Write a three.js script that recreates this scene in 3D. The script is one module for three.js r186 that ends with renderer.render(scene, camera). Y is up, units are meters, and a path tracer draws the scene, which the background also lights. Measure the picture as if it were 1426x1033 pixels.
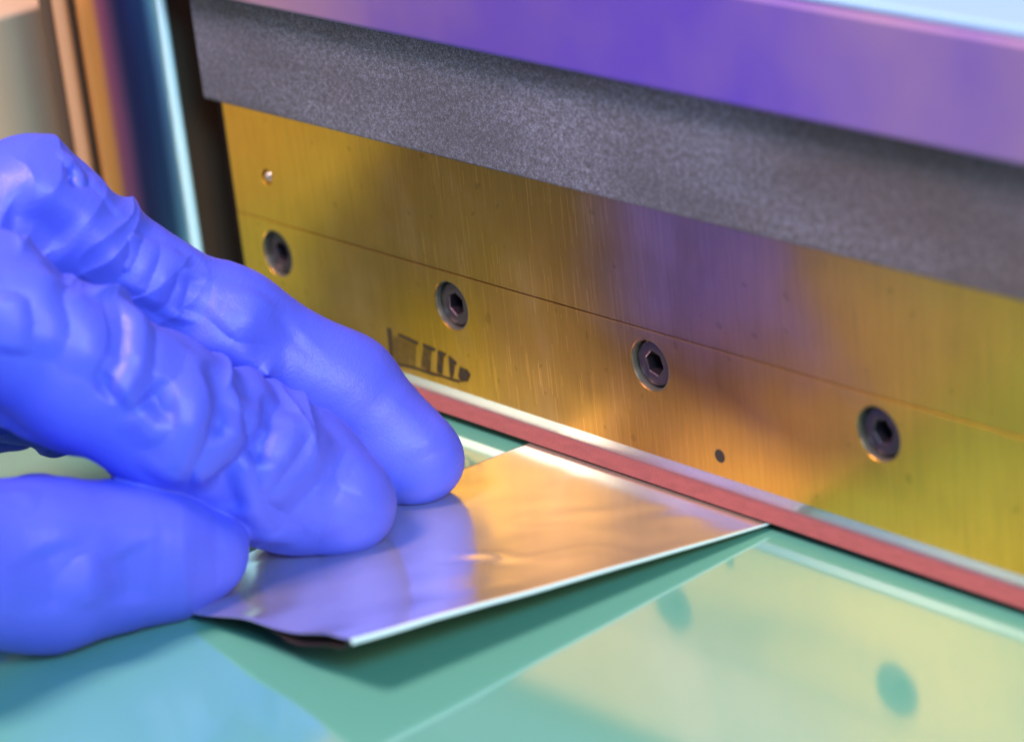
import * as THREE from 'three';
import { mergeGeometries, toCreasedNormals } from 'three/addons/utils/BufferGeometryUtils.js';
import { RoundedBoxGeometry } from 'three/addons/geometries/RoundedBoxGeometry.js';
import { ImprovedNoise } from 'three/addons/math/ImprovedNoise.js';
import { RectAreaLightUniformsLib } from 'three/addons/lights/RectAreaLightUniformsLib.js';

// ------------------------------------------------------------------ camera, light, exposure
// All lengths below are written in millimetres and multiplied by MM.
const MM = 0.001;
const scene = new THREE.Scene();
const renderer = new THREE.WebGLRenderer({ antialias: true });
renderer.toneMapping = THREE.LinearToneMapping;
renderer.toneMappingExposure = 1.4;
renderer.shadowMap.enabled = true;
RectAreaLightUniformsLib.init();

const camera = new THREE.PerspectiveCamera(13.065, 1024 / 741, 0.02, 12);
camera.position.set(0.558324, 0.249392, 0.383933);
camera.up.set(-0.205847, 0.928527, -0.308974);
camera.lookAt(-0.171941, -0.106538, -0.199185);
camera.userData.fStop = 10.5;
camera.focus = 0.640;
scene.add(camera);

scene.background = new THREE.Color(0.075, 0.09, 0.13);        // the dim room around the machine

function areaLight(name, color, intensity, w, h, pos, target) {
  const l = new THREE.RectAreaLight(color, intensity, w, h);
  l.name = name; l.position.set(...pos); l.lookAt(...target); scene.add(l);
  return l;
}
areaLight('ceiling_lamp', new THREE.Color(1.0, 0.63, 0.60), 49.0, 0.22, 0.22, [0.0, 0.75, 0.42], [0.09, 0, 0.04]);
areaLight('added_warm_lamp', new THREE.Color(1.0, 0.86, 0.60), 4.4, 0.6, 0.5, [-0.95, 0.53, 0.82], [0.05, 0.03, 0.0]);  // unseen warm light, added so foil and table pick up amber from the plate
areaLight('front_lamp', new THREE.Color(0.06, 0.58, 0.95), 28.0, 0.22, 0.22, [0.80, 0.62, 0.42], [0.08, 0.02, 0.05]);
areaLight('added_side_lamp', new THREE.Color(1.0, 0.74, 0.50), 10.0, 0.4, 0.4, [0.95, 0.5, 0.25], [-0.05, 0.03, 0.05]);  // unseen warm light, added to brighten the beige panel

// ------------------------------------------------------------------ helpers
let seed = 7;
const rnd = () => { seed = (seed * 1664525 + 1013904223) >>> 0; return seed / 4294967296; };
const perlin = new ImprovedNoise();
const noise = (x, y = 0, z = 0) => perlin.noise(x + 17.3, y + 5.7, z + 9.1);
const fbm = (x, y, z = 0, o = 4) => { let s = 0, a = 0.5; for (let i = 0; i < o; i++) { s += a * noise(x, y, z); x *= 2.03; y *= 2.03; z *= 2.03; a *= 0.5; } return s; };
const clamp = (v, a = 0, b = 1) => Math.min(b, Math.max(a, v));
const smooth = (a, b, v) => { const t = clamp((v - a) / (b - a)); return t * t * (3 - 2 * t); };
const lerp = (a, b, t) => a + (b - a) * t;

const used = {};
function numbered(name) { const n = used[name] = (used[name] ?? -1) + 1; return n ? name + '_' + String(n).padStart(3, '0') : name; }
function mesh(name, geometry, material, parent) {
  geometry.scale(MM, MM, MM);
  const m = new THREE.Mesh(geometry, material);
  m.name = parent ? name : numbered(name); m.castShadow = m.receiveShadow = true;
  (parent ?? scene).add(m);
  return m;
}
function thing(name, label, category, [x, y, z] = [0, 0, 0]) {
  const g = new THREE.Group(); g.name = numbered(name); g.position.set(x * MM, y * MM, z * MM);
  g.userData = { label, category }; scene.add(g);
  return g;
}
const structure = (name, geometry, material) => { const m = mesh(name, geometry, material); m.userData.kind = 'structure'; return m; };
const toSRGB = (c) => 255 * (c <= 0.0031308 ? 12.92 * c : 1.055 * Math.pow(c, 1 / 2.4) - 0.055);
function dataTexture(w, h, f, srgb, wrap = THREE.RepeatWrapping) {
  const a = new Uint8Array(w * h * 4);
  for (let j = 0; j < h; j++) for (let i = 0; i < w; i++) {
    const c = f(i / w, j / h, i, j), k = 4 * (j * w + i);
    for (let q = 0; q < 3; q++) a[k + q] = srgb ? clamp(toSRGB(clamp(c[q])), 0, 255) : clamp(255 * (c.length ? c[q] : c), 0, 255);
    a[k + 3] = 255;
  }
  const t = new THREE.DataTexture(a, w, h, THREE.RGBAFormat);
  t.magFilter = THREE.LinearFilter; t.minFilter = THREE.LinearFilter; t.wrapS = t.wrapT = wrap; t.needsUpdate = true;
  if (srgb) t.colorSpace = THREE.SRGBColorSpace;
  return t;
}
// uv of a geometry in millimetres / size, from two of its axes
function planarUV(g, ax, ay, ox, oy, sx, sy) {
  const p = g.attributes.position, uv = new Float32Array(p.count * 2);
  for (let i = 0; i < p.count; i++) { uv[2 * i] = (p.getComponent(i, ax) - ox) / sx; uv[2 * i + 1] = (p.getComponent(i, ay) - oy) / sy; }
  g.setAttribute('uv', new THREE.BufferAttribute(uv, 2));
  return g;
}
function box(x0, x1, y0, y1, z0, z1, r = 0.4, seg = 2) {
  const g = new RoundedBoxGeometry(x1 - x0, y1 - y0, z1 - z0, seg, r);
  g.translate((x0 + x1) / 2, (y0 + y1) / 2, (z0 + z1) / 2);
  return g;
}
// a profile of [z, y] points swept along x
function sweepX(profile, x0, x1, bevel = 0) {
  const s = new THREE.Shape(profile.map(([z, y]) => new THREE.Vector2(z, y)));
  const g = new THREE.ExtrudeGeometry(s, { depth: x1 - x0, bevelEnabled: bevel > 0, bevelSize: bevel, bevelThickness: bevel, bevelOffset: -bevel, bevelSegments: 2, steps: 1 });
  g.applyMatrix4(new THREE.Matrix4().makeBasis(new THREE.Vector3(0, 0, 1), new THREE.Vector3(0, 1, 0), new THREE.Vector3(-1, 0, 0)));
  g.translate(x1, 0, 0);                     // z -> -x above, then moved back so that the sweep fills x0..x1
  const p = g.attributes.position; let lo = Infinity; for (let i = 0; i < p.count; i++) lo = Math.min(lo, p.getX(i));
  g.translate(x0 - lo, 0, 0);
  return g;
}

// ------------------------------------------------------------------ materials
const streak = dataTexture(1024, 512, (u, v, i, j) => {
  const a = fbm(i * 0.13, j * 0.004, 1.5, 3), b = noise(i * 0.55, j * 0.012, 4.0), c = noise(i * 0.9, j * 0.25, 8.0);
  return 0.5 + 0.45 * a + 0.28 * b + 0.12 * c;
});
streak.repeat.set(1, 1);
// brass with random mottling and painted reflections, 260 x 70 mm
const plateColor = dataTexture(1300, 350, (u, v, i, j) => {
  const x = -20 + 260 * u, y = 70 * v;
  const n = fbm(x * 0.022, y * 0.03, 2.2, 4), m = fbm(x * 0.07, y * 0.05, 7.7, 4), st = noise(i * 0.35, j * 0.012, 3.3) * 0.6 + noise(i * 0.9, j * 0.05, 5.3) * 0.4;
  // painted reflections: brown-olive left and centre, mauve above, bright brass right and corner
  const brass = [1.0, 0.565, 0.075], mauveSheen = [0.50, 0.30, 0.22], olive = [0.44, 0.235, 0.024], brown = [0.37, 0.19, 0.055];
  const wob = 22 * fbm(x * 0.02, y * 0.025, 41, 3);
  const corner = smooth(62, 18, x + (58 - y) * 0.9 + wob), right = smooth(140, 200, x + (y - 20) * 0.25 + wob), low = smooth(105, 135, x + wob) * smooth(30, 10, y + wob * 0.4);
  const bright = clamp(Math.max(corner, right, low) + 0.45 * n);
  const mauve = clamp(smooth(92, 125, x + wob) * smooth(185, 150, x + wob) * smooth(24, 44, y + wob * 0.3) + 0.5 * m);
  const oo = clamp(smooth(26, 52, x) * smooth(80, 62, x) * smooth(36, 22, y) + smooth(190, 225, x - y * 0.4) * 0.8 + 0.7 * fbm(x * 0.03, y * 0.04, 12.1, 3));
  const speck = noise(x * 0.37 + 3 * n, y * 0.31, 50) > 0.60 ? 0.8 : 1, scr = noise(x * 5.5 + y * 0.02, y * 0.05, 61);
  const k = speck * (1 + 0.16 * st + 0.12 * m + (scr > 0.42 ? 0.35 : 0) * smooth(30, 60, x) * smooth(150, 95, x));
  return [0, 1, 2].map((q) => { let c = lerp(brown[q], olive[q], oo); c = lerp(c, mauveSheen[q], mauve); return k * lerp(c, lerp(brass[q], olive[q], oo * 0.35 * (1 - corner)), bright * (1 - 0.55 * mauve)); });
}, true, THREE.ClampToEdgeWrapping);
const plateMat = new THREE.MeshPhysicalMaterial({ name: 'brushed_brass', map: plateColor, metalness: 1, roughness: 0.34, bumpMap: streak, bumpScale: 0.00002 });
const grit = dataTexture(512, 512, (u, v, i, j) => 0.5 + 0.4 * noise(i * 0.31, j * 0.31, 1) + 0.35 * noise(i * 0.74, j * 0.74, 2) + 0.15 * noise(i * 0.09, j * 0.09, 3));
const grain = dataTexture(1024, 1024, (u, v, i, j) => 0.5 + 0.5 * noise(i * 0.33, j * 0.33, 71) + 0.3 * noise(i * 0.8, j * 0.8, 72));
grain.repeat.set(14, 2.2);
const barColor = dataTexture(2048, 320, (u, v, i, j) => {
  const x = -20 + 350 * u, y = 58 + 55 * v;
  const g = 0.5 + 0.9 * (rnd() - 0.5) * 0.7 + 0.5 * noise(i * 0.55, j * 0.55, 21) + 0.28 * noise(i * 0.16, j * 0.16, 22), c = clamp(0.5 + 1.2 * fbm(x * 0.02, y * 0.06, 24, 4));
  const s = clamp(g) * (0.75 + 0.5 * c), warm = clamp(smooth(120, 215, x) * 0.7 - 0.1 + 0.4 * fbm(x * 0.03, y * 0.05, 28, 3));
  return [lerp(0.085, lerp(0.34, 0.26, warm), s * s), lerp(lerp(0.085, 0.065, warm), lerp(0.38, 0.20, warm), s * s), lerp(lerp(0.11, 0.055, warm), lerp(0.54, 0.20, warm), s * s)];
}, true, THREE.ClampToEdgeWrapping);
const barMat = new THREE.MeshStandardMaterial({ name: 'blasted_steel', map: barColor, metalness: 0.7, roughness: 0.5, bumpMap: grain, bumpScale: 0.00035 });
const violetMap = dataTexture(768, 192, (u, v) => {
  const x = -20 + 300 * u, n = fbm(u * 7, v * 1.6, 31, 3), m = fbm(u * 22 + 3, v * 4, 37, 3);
  const t = clamp(0.85 - smooth(5, 95, x) * 0.85 + smooth(130, 215, x) * 0.55 + 0.45 * n + 0.22 * m), c0 = [0.145, 0.082, 0.48], c1 = [0.40, 0.25, 0.35];  // pink-to-violet reflections along the bar, painted into the colour
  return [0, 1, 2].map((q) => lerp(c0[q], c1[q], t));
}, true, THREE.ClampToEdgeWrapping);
const violetMat = new THREE.MeshPhysicalMaterial({ name: 'violet_painted_sheen', map: violetMap, metalness: 0.45, roughness: 0.42 });
const steelMat = new THREE.MeshStandardMaterial({ name: 'polished_steel', color: new THREE.Color(0.62, 0.61, 0.66), metalness: 0.9, roughness: 0.24 });
// room reflections painted across the column: orange, purple, dark blue, light blue
const reflectionBands = dataTexture(256, 64, (u, v) => {
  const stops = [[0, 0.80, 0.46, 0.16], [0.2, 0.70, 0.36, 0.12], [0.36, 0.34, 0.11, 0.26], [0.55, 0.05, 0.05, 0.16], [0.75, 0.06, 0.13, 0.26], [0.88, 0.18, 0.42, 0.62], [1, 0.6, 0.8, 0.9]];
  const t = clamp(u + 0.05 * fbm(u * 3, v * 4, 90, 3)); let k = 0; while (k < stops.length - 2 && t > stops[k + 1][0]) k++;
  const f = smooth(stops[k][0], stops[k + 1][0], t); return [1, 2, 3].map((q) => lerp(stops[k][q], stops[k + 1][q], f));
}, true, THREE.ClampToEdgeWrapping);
const boreMat = new THREE.MeshStandardMaterial({ name: 'bright_bore', color: new THREE.Color(0.34, 0.34, 0.31), metalness: 0.85, roughness: 0.36 });
const columnMat = new THREE.MeshStandardMaterial({ name: 'column_steel', map: reflectionBands, metalness: 0.9, roughness: 0.3 });
const blackMat = new THREE.MeshStandardMaterial({ name: 'black_steel', color: new THREE.Color(0.014, 0.011, 0.010), metalness: 0.0, roughness: 0.7 });
const oxideMat = new THREE.MeshStandardMaterial({ name: 'black_oxide', color: new THREE.Color(0.065, 0.048, 0.066), metalness: 0.8, roughness: 0.38, bumpMap: grit, bumpScale: 0.00002 });
const siliconeMat = new THREE.MeshStandardMaterial({ name: 'red_silicone', map: dataTexture(1024, 64, (u, v, i, j) => { const k = 1 + 0.25 * fbm(i * 0.03, j * 0.1, 80, 3) + (rnd() - 0.5) * 0.34, d = noise(i * 0.35, j * 0.5, 81) > 0.62 ? 0.5 : 1; return [0.235 * k * d, 0.062 * k * d, 0.066 * k * d]; }, true), roughness: 0.7, bumpMap: grit, bumpScale: 0.00008 });
const tableMat = new THREE.MeshPhysicalMaterial({ name: 'glossy_aqua_top', color: new THREE.Color(0.125, 0.43, 0.34), metalness: 0.0, roughness: 0.11, ior: 2.33, clearcoat: 1, clearcoatRoughness: 0.10 });
const foilMat = new THREE.MeshPhysicalMaterial({ name: 'metallised_film', color: new THREE.Color(0.90, 0.88, 0.77), metalness: 0.86, roughness: 0.18 });
const filmMat = new THREE.MeshPhysicalMaterial({ name: 'film_edge', color: new THREE.Color(0.60, 0.84, 0.92), metalness: 0.0, roughness: 0.35 });
const gloveMat = new THREE.MeshPhysicalMaterial({ name: 'nitrile', color: new THREE.Color(0.074, 0.112, 0.84), roughness: 0.44, bumpMap: grit, bumpScale: 0.0001, specularIntensity: 0.9, sheen: 0.12, sheenRoughness: 0.5, sheenColor: new THREE.Color(0.7, 0.35, 0.9) });
const beigeMat = new THREE.MeshStandardMaterial({ name: 'beige_paint', color: new THREE.Color(0.64, 0.48, 0.325), roughness: 0.6, bumpMap: grit, bumpScale: 0.00003 });
const wallMat = new THREE.MeshStandardMaterial({ name: 'pale_blue_paint', color: new THREE.Color(0.80, 0.60, 0.46), roughness: 0.8 });

// ------------------------------------------------------------------ the setting
{
  const g = box(-420, 460, -22, 0, -75, 420, 1.5, 3);
  structure('worktop', planarUV(g, 0, 2, 0, 0, 100, 100), tableMat);
  const w = box(-2600, 1400, -500, 1400, -1060, -1000, 4);
  structure('wall', planarUV(w, 0, 1, 0, 0, 100, 100), wallMat);
  const p = box(-125, -95, 0.4, 68.2, -13, 330, 1.2, 3);
  structure('side_panel', planarUV(p, 2, 1, 0, 0, 40, 40), beigeMat);
}

// ------------------------------------------------------------------ the sealing machine
const sealer = thing('heat_sealer', 'bench heat sealer with brass jaw plates, grey bar and red sealing pad', 'heat sealer', [100, 0, 0]);
const inSealer = (g) => { g.translate(-100, 0, 0); return g; };
const X0 = -13.2, X1 = 330;
const screws = [0, 60, 120, 180, 240, 300], SY = 25.6;
function plate(y0, y1, holes, z0, z1) {
  const b = 0.06, s = new THREE.Shape();
  s.moveTo(X0, y0); s.lineTo(X1, y0); s.lineTo(X1, y1); s.lineTo(X0, y1); s.closePath();
  for (const [x, y, r] of holes) { const h = new THREE.Path(); h.absarc(x, y, r, 0, Math.PI * 2, true); s.holes.push(h); }
  const g = new THREE.ExtrudeGeometry(s, { depth: z1 - z0 - 2 * b, bevelEnabled: true, bevelSize: b, bevelThickness: b, bevelOffset: -b, bevelSegments: 1, curveSegments: 40 });
  g.translate(0, 0, z0 + b);
  return inSealer(toCreasedNormals(planarUV(g, 0, 1, -20, 0, 260, 70), 0.4));
}
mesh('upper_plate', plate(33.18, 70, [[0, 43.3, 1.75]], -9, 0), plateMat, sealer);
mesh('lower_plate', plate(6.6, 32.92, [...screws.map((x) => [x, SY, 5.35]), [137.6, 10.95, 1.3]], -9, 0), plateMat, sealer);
{
  // socket head screws sunk in steel-lined counterbores
  const ring = new THREE.LatheGeometry([[5.12, -8.8], [5.33, -8.8], [5.33, -0.16], [5.12, -0.16], [5.12, -8.8]].map(([r, y]) => new THREE.Vector2(r, y)), 56);
  const head = new THREE.Shape(); head.absarc(0, 0, 4.65, 0, Math.PI * 2, false);
  const hex = new THREE.Path(); for (let k = 0; k <= 6; k++) { const a = k * Math.PI / 3 + 0.35; hex[k ? 'lineTo' : 'moveTo'](2.45 * Math.cos(a), 2.45 * Math.sin(a)); }
  head.holes.push(hex);
  const hg = new THREE.ExtrudeGeometry(head, { depth: 5, bevelEnabled: true, bevelSize: 0.45, bevelThickness: 0.45, bevelOffset: -0.45, bevelSegments: 4, curveSegments: 48 });
  hg.translate(0, 0, -6.6);
  ring.rotateX(Math.PI / 2);
  const floor = new THREE.CylinderGeometry(2.7, 2.7, 0.6, 24); floor.rotateX(Math.PI / 2); floor.translate(0, 0, -4.6);
  const headG = toCreasedNormals(mergeGeometries([hg.toNonIndexed(), floor.toNonIndexed()].map((g) => { planarUV(g, 0, 1, 0, 0, 20, 20); return g; })), 0.6);
  headG.scale(MM, MM, MM); const ringG = ring; ringG.scale(MM, MM, MM);
  for (const [k, x] of screws.entries()) {
    if (x > 200) continue;
    const m = new THREE.Mesh(headG, oxideMat); m.name = 'cap_screw'; m.position.set((x - 100) * MM, SY * MM, 0); m.rotation.z = [0.5, 0.15, 0.45, 0.9][k];
    const r = new THREE.Mesh(ringG, boreMat); r.name = 'bore_ring'; m.add(r);
    m.castShadow = m.receiveShadow = r.castShadow = r.receiveShadow = true;
    sealer.add(m);
  }
  const pin = new THREE.SphereGeometry(1.2, 24, 16); pin.scale(1, 1, 0.8); pin.translate(0, 43.2, -1.0);
  mesh('dowel_pin', inSealer(pin), steelMat, sealer);
  const plug = new THREE.CylinderGeometry(1.36, 1.36, 3, 24); plug.rotateX(Math.PI / 2); plug.translate(137.6, 10.95, -1.47);
  mesh('set_screw', inSealer(plug), blackMat, sealer);
}
{
  // dark soft-edged strokes on the lower plate
  const W = 1024, H = 384, x0 = 34, y0 = 6.9, sx = 33, sy = 10.5;
  const cv = document.createElement('canvas'); cv.width = W; cv.height = H;
  const c = cv.getContext('2d'); c.fillStyle = '#fff'; c.fillRect(0, 0, W, H);
  const strokes = [
    [0.95, 36.85, 15.92, 38.3, 16.0, 37.6, 9.45, 36.6, 9.13], [0.9, 40.59, 15.48, 47.21, 14.90, 47.08, 14.22, 40.46, 14.79],
    [0.9, 48.6, 14.92, 52.97, 14.64, 52.56, 13.90, 48.75, 14.20], [0.95, 53.75, 14.43, 56.32, 14.24, 55.93, 13.60, 53.51, 13.82],
    [0.95, 57.24, 14.07, 59.64, 13.01, 59.09, 12.24, 56.93, 13.07],
    [0.8, 37.84, 8.42, 46.09, 8.80, 51.37, 8.84, 54.14, 8.89, 57.43, 8.97, 59.90, 9.05, 59.79, 8.47, 57.05, 8.32, 54.05, 8.40, 50.96, 8.09, 45.98, 8.21, 37.71, 7.72],
    [0.30, 38.73, 14.61, 46.52, 14.19, 45.25, 8.81, 36.45, 8.59], [0.5, 48.75, 14.2, 51.46, 13.94, 50.26, 8.78, 47.0, 9.19],
    [0.7, 53.51, 13.82, 55.4, 13.67, 54.17, 9.09, 52.23, 9.03], [0.75, 57, 13.46, 58.81, 12.17, 57.73, 9.13, 56.63, 9.07],
    [0.85, 60.44, 12.16, 62.86, 12.14, 63.72, 11.21, 62.67, 9.49, 60.11, 8.73, 59.5, 9.9],
  ];
  const px = (x) => (x - x0) / sx * W, py = (y) => H - (y - y0) / sy * H;
  const cells = new Float32Array(W * H);
  for (const [a, ...p] of strokes) {
    c.fillStyle = '#fff'; c.fillRect(0, 0, W, H); c.fillStyle = '#000'; c.beginPath();
    for (let i = 0; i < p.length; i += 2) c[i ? 'lineTo' : 'moveTo'](px(p[i]), py(p[i + 1]));
    c.closePath(); c.fill();
    const d = c.getImageData(0, 0, W, H).data;
    for (let k = 0; k < W * H; k++) cells[k] = Math.max(cells[k], a * (1 - d[4 * k] / 255));
  }
  // soft edges: two box blurs, then uneven strength from noise
  const blur = (s, r) => { const o = new Float32Array(W * H);
    for (let j = 0; j < H; j++) { let t = 0; for (let i = -r; i < W; i++) { if (i + r < W) t += s[j * W + i + r]; if (i - r - 1 >= 0) t -= s[j * W + i - r - 1]; if (i >= 0) o[j * W + i] = t / (2 * r + 1); } }
    const q = new Float32Array(W * H);
    for (let i = 0; i < W; i++) { let t = 0; for (let j = -r; j < H; j++) { if (j + r < H) t += o[(j + r) * W + i]; if (j - r - 1 >= 0) t -= o[(j - r - 1) * W + i]; if (j >= 0) q[j * W + i] = t / (2 * r + 1); } }
    return q; };
  const soft = blur(blur(cells, 5), 5);
  const alpha = dataTexture(W, H, (u, v, i, j) => { const a = soft[(H - 1 - j) * W + i]; return clamp(a * (1.15 + 0.7 * fbm(i * 0.02, j * 0.02, 3, 3))); }, false, THREE.ClampToEdgeWrapping);
  const g = new THREE.PlaneGeometry(sx, sy); g.translate(x0 + sx / 2, y0 + sy / 2, 0.04);
  const markMat = new THREE.MeshStandardMaterial({ name: 'dark_mark', color: new THREE.Color(0.030, 0.014, 0.006), roughness: 0.6, alphaMap: alpha, transparent: true });
  const m = mesh('plate_mark', inSealer(g), markMat, sealer);
  m.userData.label = 'dark mark of blocky shapes on the lower brass plate';
}
// polished band under the plates, red pad hanging from it, both along the whole jaw
mesh('seal_band', inSealer(toCreasedNormals(sweepX([[-9, 2.25], [-0.5, 2.25], [-0.35, 2.4], [-0.35, 6.45], [-0.5, 6.58], [-9, 6.58]], X0, X1), 0.5)), steelMat, sealer);
mesh('sealing_pad', inSealer(toCreasedNormals(planarUV(sweepX([[-0.33, 3.7], [0.15, 3.7], [0.5, 3.58], [2.75, 2.4], [2.95, 2.15], [2.8, 1.95], [-0.33, 1.95]], X0, X1), 0, 2, 0, 0, 120, 8), 0.7)), siliconeMat, sealer);
mesh('lower_jaw', inSealer(box(X0, X1, 0.25, 2.18, -60, -2.2, 0.2)), blackMat, sealer);
mesh('cover_bar', inSealer(planarUV(box(X0 - 0.4, X1, 60.2, 106.5, -9.5, 4.6, 1.0, 3), 0, 1, -20, 58, 350, 55)), barMat, sealer);
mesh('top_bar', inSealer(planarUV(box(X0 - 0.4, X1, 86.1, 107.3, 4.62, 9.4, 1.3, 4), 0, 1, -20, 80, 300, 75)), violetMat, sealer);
mesh('top_cover', inSealer(box(X0 - 0.4, X1, 107.4, 109.1, -640, 8.4, 0.7, 3)), new THREE.MeshStandardMaterial({ color: new THREE.Color(0.30, 0.52, 0.78), roughness: 0.5 }), sealer);
mesh('housing', inSealer(box(-60, X1, 0.3, 108, -60, -9.6, 0.6)), blackMat, sealer);

// ------------------------------------------------------------------ column left of the jaw
{
  // rolled steel profile: a rounded front that ends in a dark strip added for the shaded gap towards the jaw
  const rx = 0.655, rz = -0.755, tx = 0.755, tz = 0.655, cx = -43, cz = -3.3, R = 15.5;
  const col = thing('steel_column', 'shiny rounded steel column left of the brass plates', 'column', [cx, 0, cz]);
  const profile = (pts, y1) => {
    const sh = new THREE.Shape(pts.map(([a, b]) => new THREE.Vector2(a * rx + b * tx, -(a * rz + b * tz))));
    const g = new THREE.ExtrudeGeometry(sh, { depth: y1 - 0.3, bevelEnabled: false });
    g.rotateX(-Math.PI / 2); g.translate(0, 0.3, 0);
    return toCreasedNormals(g, 0.5);
  };
  const arc = []; for (let k = 0; k <= 60; k++) { const p = (-105 + 122 * k / 60) * Math.PI / 180; arc.push([R * Math.sin(p), R * Math.cos(p)]); }
  const bodyG = profile([...arc, [R * 0.42, R * 0.86], [R * 0.42, -R * 0.3]], 190);
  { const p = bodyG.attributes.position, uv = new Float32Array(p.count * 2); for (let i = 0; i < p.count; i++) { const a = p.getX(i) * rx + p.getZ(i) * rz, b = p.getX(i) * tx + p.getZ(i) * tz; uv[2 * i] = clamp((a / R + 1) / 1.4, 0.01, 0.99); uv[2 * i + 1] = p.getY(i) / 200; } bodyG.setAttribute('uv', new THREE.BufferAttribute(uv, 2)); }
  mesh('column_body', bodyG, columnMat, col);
  const bead = []; for (let k = 0; k < 20; k++) { const p = k / 20 * Math.PI * 2; bead.push([R * 0.355 + 1.25 * Math.sin(p), R * 0.90 + 1.25 * Math.cos(p)]); }  // pale bead added to stand in for the column highlight
  mesh('highlight_bead', profile(bead, 190), new THREE.MeshPhysicalMaterial({ color: new THREE.Color(0.52, 0.88, 1.0), roughness: 0.25, clearcoat: 0.6 }), col);
  mesh('gap_shade_strip', profile([[R * 0.43, R * 0.84], [R * 0.60, R * 0.74], [R * 1.15, R * 0.1], [R * 1.15, -R * 0.5], [R * 0.43, -R * 0.5]], 190), new THREE.MeshStandardMaterial({ color: new THREE.Color(0.050, 0.026, 0.013), roughness: 0.75 }), col);
  const ridge = []; for (let k = 0; k < 20; k++) { const p = k / 20 * Math.PI * 2; ridge.push([-R - 3.6 + 1.7 * Math.sin(p), 1.7 * Math.cos(p)]); }
  mesh('edge_trim', profile(ridge, 190), new THREE.MeshStandardMaterial({ color: new THREE.Color(0.46, 0.27, 0.15), roughness: 0.5 }), col);
  mesh('back_plate', profile([[-R - 9, -4], [R * 0.4, -4.6], [R * 0.4, -6], [-R - 9, -6]], 190), new THREE.MeshStandardMaterial({ color: new THREE.Color(0.09, 0.055, 0.03), roughness: 0.7 }), col);
}

// ------------------------------------------------------------------ foil pouch
function foilY(x, z) {
  const v = clamp((z - 2) / 92.5, -0.1, 1.05), u = clamp((152 - x) / 68, -0.1, 1.15);
  const front = 10.2 * Math.pow(1 - clamp(u, 0, 1), 1.15) + 1.2;
  let y = lerp(1.5, front, smooth(-0.25, 1.05, v) * v > 0 ? Math.pow(Math.max(v, 0), 1.05) : 0);
  y += Math.max(v, 0) * (0.35 * noise(x * 0.045, z * 0.05, 2.0) + 0.14 * noise(x * 0.10, z * 0.07, 5.0));
  // handling creases: a dent beside the middle finger, a ripple where the pad holds the film
  const dx = x - 127, dz = z - 47, q = dz + 0.25 * dx + 1.2 * noise(x * 0.2, 3, 4);
  y += 0.15 * Math.exp(-q * q / 5) * Math.exp(-dx * dx / 60) - 0.10 * Math.exp(-(q - 4) * (q - 4) / 8) * Math.exp(-dx * dx / 70);
  y += 0.045 * smooth(3, 12, z) * smooth(34, 16, z) * Math.sin(x * 0.42 + 2.5 * noise(x * 0.05, z * 0.1, 6)) * smooth(158, 140, x);
  const cr = Math.abs(noise(x * 0.06 + 4, z * 0.045, 11)); y += v > 0.15 ? 0.03 * Math.pow(Math.max(0, 1 - cr * 7), 2) * smooth(0.15, 0.35, v) : 0;
  return y;
}
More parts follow.
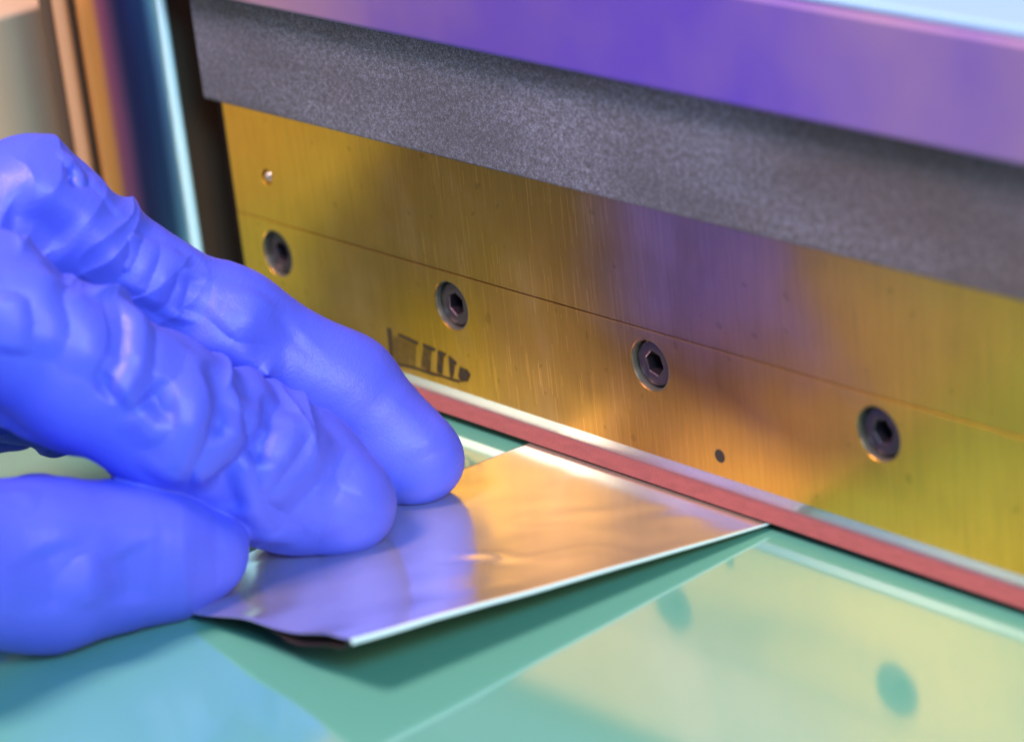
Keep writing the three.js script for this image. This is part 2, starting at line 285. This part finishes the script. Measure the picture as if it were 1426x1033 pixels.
{
  const pouch = thing('foil_pouch', 'flat silver foil pouch held under the red sealing pad by the fingers', 'pouch', [115, 0, 48]);
  const sheet = (nu, nv, yOf, x0, x1, z0, z1, th) => {
    const pos = [], idx = [], P = [];
    for (let j = 0; j <= nv; j++) for (let i = 0; i <= nu; i++) { const v = j / nv, u = i / nu, [x, y, z] = yOf(u, v); P.push([x, y, z]); }
    for (const s of [0, -th]) for (const [x, y, z] of P) pos.push(x - 115, y + s, z - 48);
    const N = P.length, at = (i, j) => j * (nu + 1) + i;
    for (let j = 0; j < nv; j++) for (let i = 0; i < nu; i++) {
      const a = at(i, j), b = at(i + 1, j), c = at(i + 1, j + 1), d = at(i, j + 1);
      idx.push(a, d, b, b, d, c, N + a, N + b, N + d, N + b, N + c, N + d);
    }
    const rim = [];
    for (let i = 0; i < nu; i++) rim.push([at(i + 1, 0), at(i, 0)], [at(i, nv), at(i + 1, nv)]);
    for (let j = 0; j < nv; j++) rim.push([at(0, j), at(0, j + 1)], [at(nu, j + 1), at(nu, j)]);
    for (const [a, b] of rim) idx.push(a, N + a, b, b, N + a, N + b);
    const g = new THREE.BufferGeometry(); g.setAttribute('position', new THREE.Float32BufferAttribute(pos, 3)); g.setIndex(idx); g.computeVertexNormals();
    return g;
  };
  // x falls from the right edge (152 at the jaw, 143 at the mouth) to the left edge
  const right = (v) => lerp(152, 143, v), Z = (v) => lerp(-1.5, 94.5, v);
  const mouth = (u, v) => Math.pow(v, 14);
  const top = (u, v) => { const x = right(v) - (68 - 3 * v * v) * u, z = Z(v); return [x, foilY(x + 9 * v * (1 - u), z) + mouth(u, v) * (0.5 * Math.sin(u * 14 + 0.6) * smooth(0.02, 0.12, u)), z]; };
  mesh('top_sheet', sheet(90, 120, top, 0, 0, 0, 0, 0.12), foilMat, pouch);
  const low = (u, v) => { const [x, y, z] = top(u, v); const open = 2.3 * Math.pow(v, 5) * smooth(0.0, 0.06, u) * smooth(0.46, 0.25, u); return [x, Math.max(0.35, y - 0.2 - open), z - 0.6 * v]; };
  mesh('lower_sheet', sheet(60, 80, low, 0, 0, 0, 0, 0.12), new THREE.MeshStandardMaterial({ color: new THREE.Color(0.06, 0.035, 0.04), metalness: 0.3, roughness: 0.5 }), pouch);  // dark colour stands in for the shade inside the pouch mouth
  const seam = (u, v) => { const [x, y, z] = top(0, v); const w = lerp(0.2, 0.95, Math.pow(v, 0.8)); return [x + 0.15 + w * Math.sin(u * 1.35) * 0.45, y + 0.06 - w * (1 - Math.cos(u * 1.5)), z]; };
  mesh('side_seam', sheet(6, 90, seam, 0, 0, 0, 0, 0.15), filmMat, pouch);
}

// ------------------------------------------------------------------ the gloved hand
const HAND = {
  middle: [[44.5, 69.5, 85.2, 13.8], [52.7, 55.5, 71.9, 10.0], [62.9, 39.4, 56.3, 11.2], [73.3, 22.9, 40.4, 11.8], [81.2, 11.6, 35.3, 10.7], [86.9, 9.3, 32.7, 8.9]],
  index: [[67.7, 61.3, 111.3, 13.1], [75.4, 47.7, 98.7, 13.7], [81.4, 36.7, 86.4, 13.9], [83.4, 23.8, 72.7, 13.3], [85.0, 14.8, 61.3, 14.0], [93.2, 10.1, 56.6, 10.4]],
  thumb: [[61, 57, 158, 17], [78.5, 28.4, 146.8, 16.4], [80.0, 16.1, 115.5, 15.3], [83.9, 13.0, 98.6, 12.9], [87.7, 10.5, 90.3, 10.4], [90.9, 9.9, 85.7, 5.6]],
  ring: [[30, 61, 92, 11], [28.7, 45.0, 106.2, 11.2], [29.2, 28.7, 88.4, 8.9], [31.2, 20.5, 80.2, 7.5]],
  little: [[18, 56, 98, 10.5], [12.6, 34.6, 103.6, 10.1], [16.5, 21.1, 88.5, 7.6], [18.9, 17.9, 82.2, 6.6]],
};
const PALM = [
  [[41.4, 70.5, 161.3, 18], [43.4, 66.9, 90, 12.0]], [[44, 70, 161.3, 18], [66, 62, 112, 13.5]], [[38, 69, 161, 18], [31, 60, 94, 12]], [[36, 68, 161, 17], [20, 55, 100, 11.5]],
  [[52, 68, 165, 17], [62, 56, 150, 16]], [[41, 72, 161, 19], [51.5, 76, 232, 24]],
];
const smin = (a, b, k) => { const h = Math.max(k - Math.abs(a - b), 0) / k; return Math.min(a, b) - h * h * k * 0.25; };
function cone(px, py, pz, A, B) {                                  // distance to a tapered capsule
  const bx = B[0] - A[0], by = B[1] - A[1], bz = B[2] - A[2], qx = px - A[0], qy = py - A[1], qz = pz - A[2];
  const t = clamp((qx * bx + qy * by + qz * bz) / (bx * bx + by * by + bz * bz));
  return Math.hypot(qx - t * bx, qy - t * by, qz - t * bz) - (A[3] + t * (B[3] - A[3]));
}
function chain(px, py, pz, c, k) { let d = 1e9; for (let i = 0; i + 1 < c.length; i++) d = smin(d, cone(px, py, pz, c[i], c[i + 1]), k); return d; }
function bodySDF(x, y, z) {
  let palm = 1e9; for (const [a, b] of PALM) palm = smin(palm, cone(x, y, z, a, b), 9);
  let f = chain(x, y, z, HAND.middle, 5);
  f = smin(f, chain(x, y, z, HAND.index, 5), 0.8);
  f = smin(f, smin(chain(x, y, z, HAND.ring, 5), chain(x, y, z, HAND.little, 5), 2.5), 2.2);
  let d = smin(f, palm, 8);
  d = smin(d, chain(x, y, z, HAND.thumb, 6), 0.5);
  return d;
}
// creases of the loose glove: polylines on the surface, each with height, width and skew
const FOLDS = [
  { h: 3, w: 8, p: [[78.8, 59.2, 88.5], [85.1, 56.3, 92], [89.2, 51.9, 95.7], [90.1, 48.2, 99.5], [89.6, 47, 102]] },
  { h: -2.4, w: 4, p: [[80.7, 61.1, 91.6], [86.3, 56.5, 94.9], [89.3, 52, 98.3], [89.4, 48.8, 102], [88.8, 47.5, 104.1]] },
  { h: 2.8, w: 8, p: [[91.7, 47.2, 85.5], [95.6, 39, 90], [94, 32, 92.2], [89.6, 27.4, 94.5]] },
  { h: 3, w: 8, p: [[94.7, 36.9, 78.4], [95.8, 33.1, 83.5], [94.5, 29.5, 87.9], [92.8, 28.6, 91.3]] },
  { h: -2.2, w: 4.5, p: [[88.9, 46.8, 79.8], [93.6, 42.9, 80.8], [95.8, 37.7, 83], [95.7, 33.2, 87.1]] },
  { h: 2.2, w: 6, p: [[73.5, 38.1, 61.9], [84.5, 36.8, 67.3], [92.6, 34.7, 73.2], [95.6, 31.5, 78.1]] },
  { h: -2.2, w: 6, p: [[87.6, 36.2, 68.2], [95.2, 32.3, 73.9], [96.5, 25.3, 77.9]] },
  { h: 2.4, w: 7, p: [[92.6, 31.6, 64.1], [95.5, 28.8, 68.4], [97.2, 25.4, 74.7], [95.4, 18.9, 78.4]] },
  { h: 2, w: 8, p: [[93.2, 26.1, 58.1], [97.7, 24.6, 65.7], [97.6, 21.5, 72.4], [95.3, 18.6, 78.2]] },
  { h: 1.8, w: 6, p: [[95.8, 30.7, 78.3], [95.9, 25.9, 79.9], [95.2, 18.4, 78.4], [93.1, 11.1, 75], [93.9, 6.5, 69.2]] },
  { h: -1.6, w: 6, p: [[95.1, 29.6, 84.8], [94.2, 23.3, 82.8], [92.9, 16.6, 80.5]] },
  { h: 1.8, w: 9, p: [[76.6, 70.5, 104.6], [80.5, 66.8, 106.8], [83.1, 60.9, 107.6], [83.6, 54.7, 110.5]] },
  { h: 2, w: 8, p: [[79.4, 65.6, 102], [82.5, 61.7, 101.5], [85.8, 57.7, 102.1], [87.1, 51.1, 106.5]] },
  { h: 1.4, w: 9, p: [[79.9, 68.9, 112.3], [81.9, 62.6, 113.6], [81.3, 56.9, 115.5]] },
  { h: 1.6, w: 6, p: [[90.8, 44.5, 98.5], [93, 39.3, 95.6], [95.4, 38.2, 90.9]] },
  { h: -1.4, w: 5, p: [[91.3, 46.3, 95.6], [93.5, 41.9, 93.7], [94.7, 41.3, 91.1]] },
  { h: 1.2, w: 8, p: [[82.6, 54.2, 86.9], [89.3, 50.4, 90.4], [91.8, 45.9, 94.2]] },
  { h: 0.8, w: 10, p: [[96.2, 22.6, 56.4], [100.2, 17.5, 56.4], [101.8, 12.9, 61.1]] },
  { h: 0.6, w: 10, p: [[98.1, 20.2, 68.6], [99.7, 14.7, 64.4], [100.8, 7.6, 62.4]] },
  { h: 1.7, w: 7, p: [[60.1, 62.1, 70.2], [63.1, 57, 74.4], [62.5, 52.4, 77.6]] },
  { h: 2, w: 7, p: [[61.5, 59, 65.9], [64.8, 54.4, 71.3], [63.1, 48.9, 74.8]] },
  { h: 1.4, w: 7, p: [[63.9, 56.7, 65.8], [65.8, 51.6, 68.7], [64.7, 46.2, 72.1]] },
  { h: 1.6, w: 6, p: [[60.3, 64.8, 73.9], [61.3, 60.4, 75.8], [61.4, 57, 79.1]] },
  { h: 1.8, w: 6, p: [[66.7, 42.9, 69], [72.2, 39.9, 63.8], [74.8, 34.4, 58.9], [84.1, 32.3, 59.6]] },
  { h: 1.4, w: 9, p: [[70, 49, 54.9], [73.3, 44.5, 59.4], [70.8, 41.6, 65.2]] },
  { h: -1.4, w: 6, p: [[65, 54.5, 65.1], [66.5, 50.7, 67.9], [66.1, 46.3, 69.9]] },
  { h: 2, w: 4, p: [[54.8, 78.4, 83.6], [53.2, 77.9, 80.5], [54.7, 75.6, 80.2], [57.2, 72.6, 82.7]] },
  { h: -1.5, w: 2.5, p: [[55.4, 76.8, 83.3], [55.3, 76.2, 82.3], [56.8, 73.9, 83.5]] },
  { h: 2.2, w: 10, p: [[50.6, 79.9, 93.9], [56.8, 75.8, 87.9], [58.5, 70.3, 82.7], [60.7, 61.4, 79.7], [61.9, 55.8, 78.4]] },
  { h: -1.4, w: 10, p: [[54.7, 74.2, 97.5], [57.5, 70.7, 91.7], [59.2, 64.1, 86.7]] },
  { h: 0.9, w: 8, p: [[53.3, 75.8, 78.2], [57.1, 70.7, 76.8], [60, 65.4, 73.5]] },
  { h: -0.9, w: 9, p: [[75.8, 39.2, 48.4], [76.4, 36.9, 54.5], [73.3, 38.8, 62.3]] },
  { h: 0.6, w: 10, p: [[85.6, 26.1, 39.5], [90.1, 18.7, 34.7], [94.3, 12.9, 34.9]] },
  { h: 1.6, w: 11, p: [[91.7, 31.3, 129.3], [92.5, 26.3, 113.6], [95.3, 20.7, 98.7], [97.2, 14.9, 87.6]] },
  { h: -0.9, w: 9, p: [[93.1, 26.6, 122], [95.3, 21, 122.2], [94.5, 12.9, 123.8]] },
  { h: -0.8, w: 9, p: [[95, 20.9, 108], [96.5, 15.8, 107.6], [95.4, 9.6, 109.2]] },
  { h: 0.8, w: 9, p: [[94.1, 24.3, 115], [96.1, 18.7, 115.6], [95.4, 12, 118.1]] },
  { h: 0.7, w: 9, p: [[82.9, 34.1, 120.9], [88.8, 31.3, 120.6], [91.7, 29.5, 125.1]] },
];
for (const f of FOLDS) { f.lo = [0, 1, 2].map((k) => Math.min(...f.p.map((q) => q[k])) - f.w); f.hi = [0, 1, 2].map((k) => Math.max(...f.p.map((q) => q[k])) + f.w); }
function foldHeight(x, y, z) {
  let up = 0, down = 0;
  for (const f of FOLDS) {
    if (x < f.lo[0] || y < f.lo[1] || z < f.lo[2] || x > f.hi[0] || y > f.hi[1] || z > f.hi[2]) continue;
    let best = 1e9, along = 0;
    for (let i = 0; i + 1 < f.p.length; i++) {
      const A = f.p[i], B = f.p[i + 1], bx = B[0] - A[0], by = B[1] - A[1], bz = B[2] - A[2], qx = x - A[0], qy = y - A[1], qz = z - A[2];
      const t = clamp((qx * bx + qy * by + qz * bz) / (bx * bx + by * by + bz * bz));
      const d = Math.hypot(qx - t * bx, qy - t * by, qz - t * bz);
      if (d < best) { best = d; along = (i + t) / (f.p.length - 1); }
    }
    // the height is taken over the skin: a fold keeps its height on the way out of the surface
    const r = Math.sqrt(best * best + 0.03) / f.w, end = smooth(0, 0.25, along) * smooth(1, 0.75, along) * 0.9 + 0.1;
    if (f.h > 0) up = Math.max(up, f.h * 1.4 * end * Math.pow(Math.max(0, 1 - r), 1.75)); else down += f.h * 1.1 * end * Math.pow(Math.max(0, 1 - r), 1.3);
  }
  return up + down;
}
function gloveSDF(x, y, z) {
  const d = bodySDF(x, y, z);
  if (d > 6 || d < -6) return d;
  const loose = 0.40 * noise(x * 0.05, y * 0.06, z * 0.06) + 0.10 * noise(x * 0.16, y * 0.16, z * 0.16) ;
  // bunched sleeve-like crumple over the bent joints, none on the tips
  const s = x * 0.39 - y * 0.65 - z * 0.66, a = x * 0.86 + z * 0.51, b = x * 0.33 + y * 0.76 - z * 0.56;
  const w = 2.2 * noise(x * 0.05, y * 0.05, z * 0.05 + 40), n1 = noise(s * 0.052 + a * 0.012 + w * 0.25, a * 0.017 + w * 0.2, b * 0.017 + 3), n2 = noise(s * 0.10 - a * 0.02 + w * 0.4, a * 0.028, b * 0.028 + w * 0.3);
  const bunch = smooth(-98, -84, s) * (smooth(-14, -30, s) * smooth(95, 104, a) + 0.5 * smooth(-42, -54, s) * smooth(101, 94, a)) * smooth(121, 116, a), crumple = bunch * (2.8 * Math.pow(Math.max(0, 1 - 2.6 * Math.abs(n1)), 1.6) + 1.4 * Math.pow(Math.max(0, 1 - 2.6 * Math.abs(n2)), 1.7) - 1.2);
  let e = d - foldHeight(x, y, z) - loose - crumple + 0.5;
  if (x > 74 && z < 80 && z > 0) e = Math.max(e, foilY(x, z) + 0.06 - y);         // pads pressed flat on the pouch
  return 0.8 * e;
}
// surface nets: one continuous skin over the field
function isoSurface(f, lo, hi, h) {
  const B = 6, n = [0, 1, 2].map((k) => Math.ceil((hi[k] - lo[k]) / h / B) * B + 1), [nx, ny, nz] = n;
  const val = new Float32Array(nx * ny * nz).fill(9), on = (i, j, k) => i + nx * (j + ny * k), reach = B * h * 0.9 + 3.5;
  for (let k = 0; k + B < nz; k += B) for (let j = 0; j + B < ny; j += B) for (let i = 0; i + B < nx; i += B) {
    const c = bodySDF(lo[0] + (i + B / 2) * h, lo[1] + (j + B / 2) * h, lo[2] + (k + B / 2) * h);
    if (Math.abs(c) > reach) { if (c < 0) for (let c3 = 0; c3 <= B; c3++) for (let b = 0; b <= B; b++) for (let a = 0; a <= B; a++) { const q = on(i + a, j + b, k + c3); if (val[q] === 9) val[q] = -9; } continue; }
    for (let c3 = 0; c3 <= B; c3++) for (let b = 0; b <= B; b++) for (let a = 0; a <= B; a++) {
      const q = on(i + a, j + b, k + c3);
      if (val[q] === 9 || val[q] === -9) val[q] = f(lo[0] + (i + a) * h, lo[1] + (j + b) * h, lo[2] + (k + c3) * h);
    }
  }
  const id = new Int32Array(nx * ny * nz).fill(-1), pos = [], idx = [];
  for (let k = 0; k + 1 < nz; k++) for (let j = 0; j + 1 < ny; j++) for (let i = 0; i + 1 < nx; i++) {
    let neg = 0; const v = [];
    for (let c = 0; c < 8; c++) { const q = val[on(i + (c & 1), j + (c >> 1 & 1), k + (c >> 2))]; v.push(q); if (q < 0) neg++; }
    if (!neg || neg === 8) continue;
    let sx = 0, sy = 0, sz = 0, m = 0;
    for (let a = 0; a < 8; a++) for (const bit of [1, 2, 4]) {
      const b = a | bit; if (a & bit || (v[a] < 0) === (v[b] < 0)) continue;
      const t = v[a] / (v[a] - v[b]);
      sx += (a & 1) + (bit === 1 ? t : 0); sy += (a >> 1 & 1) + (bit === 2 ? t : 0); sz += (a >> 2) + (bit === 4 ? t : 0); m++;
    }
    id[on(i, j, k)] = pos.length / 3;
    pos.push(lo[0] + (i + sx / m) * h, lo[1] + (j + sy / m) * h, lo[2] + (k + sz / m) * h);
  }
  const quad = (a, b, c, d, flip) => { if (a < 0 || b < 0 || c < 0 || d < 0) return; flip ? idx.push(a, c, b, a, d, c) : idx.push(a, b, c, a, c, d); };
  for (let k = 1; k + 1 < nz; k++) for (let j = 1; j + 1 < ny; j++) for (let i = 1; i + 1 < nx; i++) {
    const s = val[on(i, j, k)] < 0;
    if (s !== val[on(i + 1, j, k)] < 0) quad(id[on(i, j - 1, k - 1)], id[on(i, j, k - 1)], id[on(i, j, k)], id[on(i, j - 1, k)], !s);
    if (s !== val[on(i, j + 1, k)] < 0) quad(id[on(i - 1, j, k - 1)], id[on(i - 1, j, k)], id[on(i, j, k)], id[on(i, j, k - 1)], !s);
    if (s !== val[on(i, j, k + 1)] < 0) quad(id[on(i - 1, j - 1, k)], id[on(i, j - 1, k)], id[on(i, j, k)], id[on(i - 1, j, k)], !s);
  }
  const g = new THREE.BufferGeometry();
  g.setAttribute('position', new THREE.Float32BufferAttribute(pos, 3)); g.setIndex(idx); g.computeVertexNormals();
  return g;
}
// each triangle into four, and every vertex pulled onto the field, with the field's own normals
function refine(g, f) {
  const src = g.attributes.position.array, old = g.index.array, pos = Array.from(src), idx = [], mid = new Map();
  const half = (a, b) => { const k = a < b ? a * 4194304 + b : b * 4194304 + a; let m = mid.get(k); if (m === undefined) { m = pos.length / 3; mid.set(k, m); for (let q = 0; q < 3; q++) pos.push((pos[3 * a + q] + pos[3 * b + q]) / 2); } return m; };
  for (let t = 0; t < old.length; t += 3) {
    const a = old[t], b = old[t + 1], c = old[t + 2];
    if (pos[3 * a + 2] > 150) { idx.push(a, b, c); continue; }                     // the wrist, far outside the frame, stays coarse
    const ab = half(a, b), bc = half(b, c), ca = half(c, a);
    idx.push(a, ab, ca, ab, b, bc, ca, bc, c, ab, bc, ca);
  }
  const nor = new Float32Array(pos.length), E = 0.12;
  for (let i = 0; i < pos.length; i += 3) {
    let x = pos[i], y = pos[i + 1], z = pos[i + 2], d = f(x, y, z);
    let gx = f(x + E, y, z) - d, gy = f(x, y + E, z) - d, gz = f(x, y, z + E) - d, l = Math.hypot(gx, gy, gz) || 1e-9;
    const step = clamp(d * E / l, -0.35, 0.35);
    pos[i] = x - gx / l * step; pos[i + 1] = y - gy / l * step; pos[i + 2] = z - gz / l * step;
    nor[i] = gx / l; nor[i + 1] = gy / l; nor[i + 2] = gz / l;
  }
  const o = new THREE.BufferGeometry();
  o.setAttribute('position', new THREE.Float32BufferAttribute(pos, 3)); o.setAttribute('normal', new THREE.BufferAttribute(nor, 3)); o.setIndex(idx);
  return o;
}
{
  const hand = thing('gloved_hand', 'left hand in a wrinkled blue nitrile glove pressing the foil pouch flat', 'hand', [60, 0, 120]);
  const g = refine(isoSurface(gloveSDF, [-6, -2, 18], [128, 96, 226], 0.7), gloveSDF);
  { const p = g.attributes.position, uv = new Float32Array(p.count * 2); for (let i = 0; i < p.count; i++) { uv[2 * i] = (p.getX(i) - p.getZ(i) * 0.6) / 45; uv[2 * i + 1] = (p.getY(i) + p.getZ(i) * 0.35) / 45; } g.setAttribute('uv', new THREE.BufferAttribute(uv, 2)); }
  g.translate(-60, 0, -120);
  mesh('glove', g, gloveMat, hand);
  const cuff = new THREE.LatheGeometry([[23.5, 0], [25.2, 0], [25.6, 0.6], [25.2, 1.4], [27, 4], [31, 40], [36, 120], [38, 200], [0, 200]].map(([r, y]) => new THREE.Vector2(r, y)), 48);
  cuff.rotateX(Math.PI / 2); cuff.rotateX(-0.06); cuff.translate(50.5 - 60, 75.4, 219 - 120);
  mesh('sleeve', cuff, new THREE.MeshStandardMaterial({ color: new THREE.Color(0.04, 0.06, 0.16), roughness: 0.9 }), hand);
}

renderer.render(scene, camera);
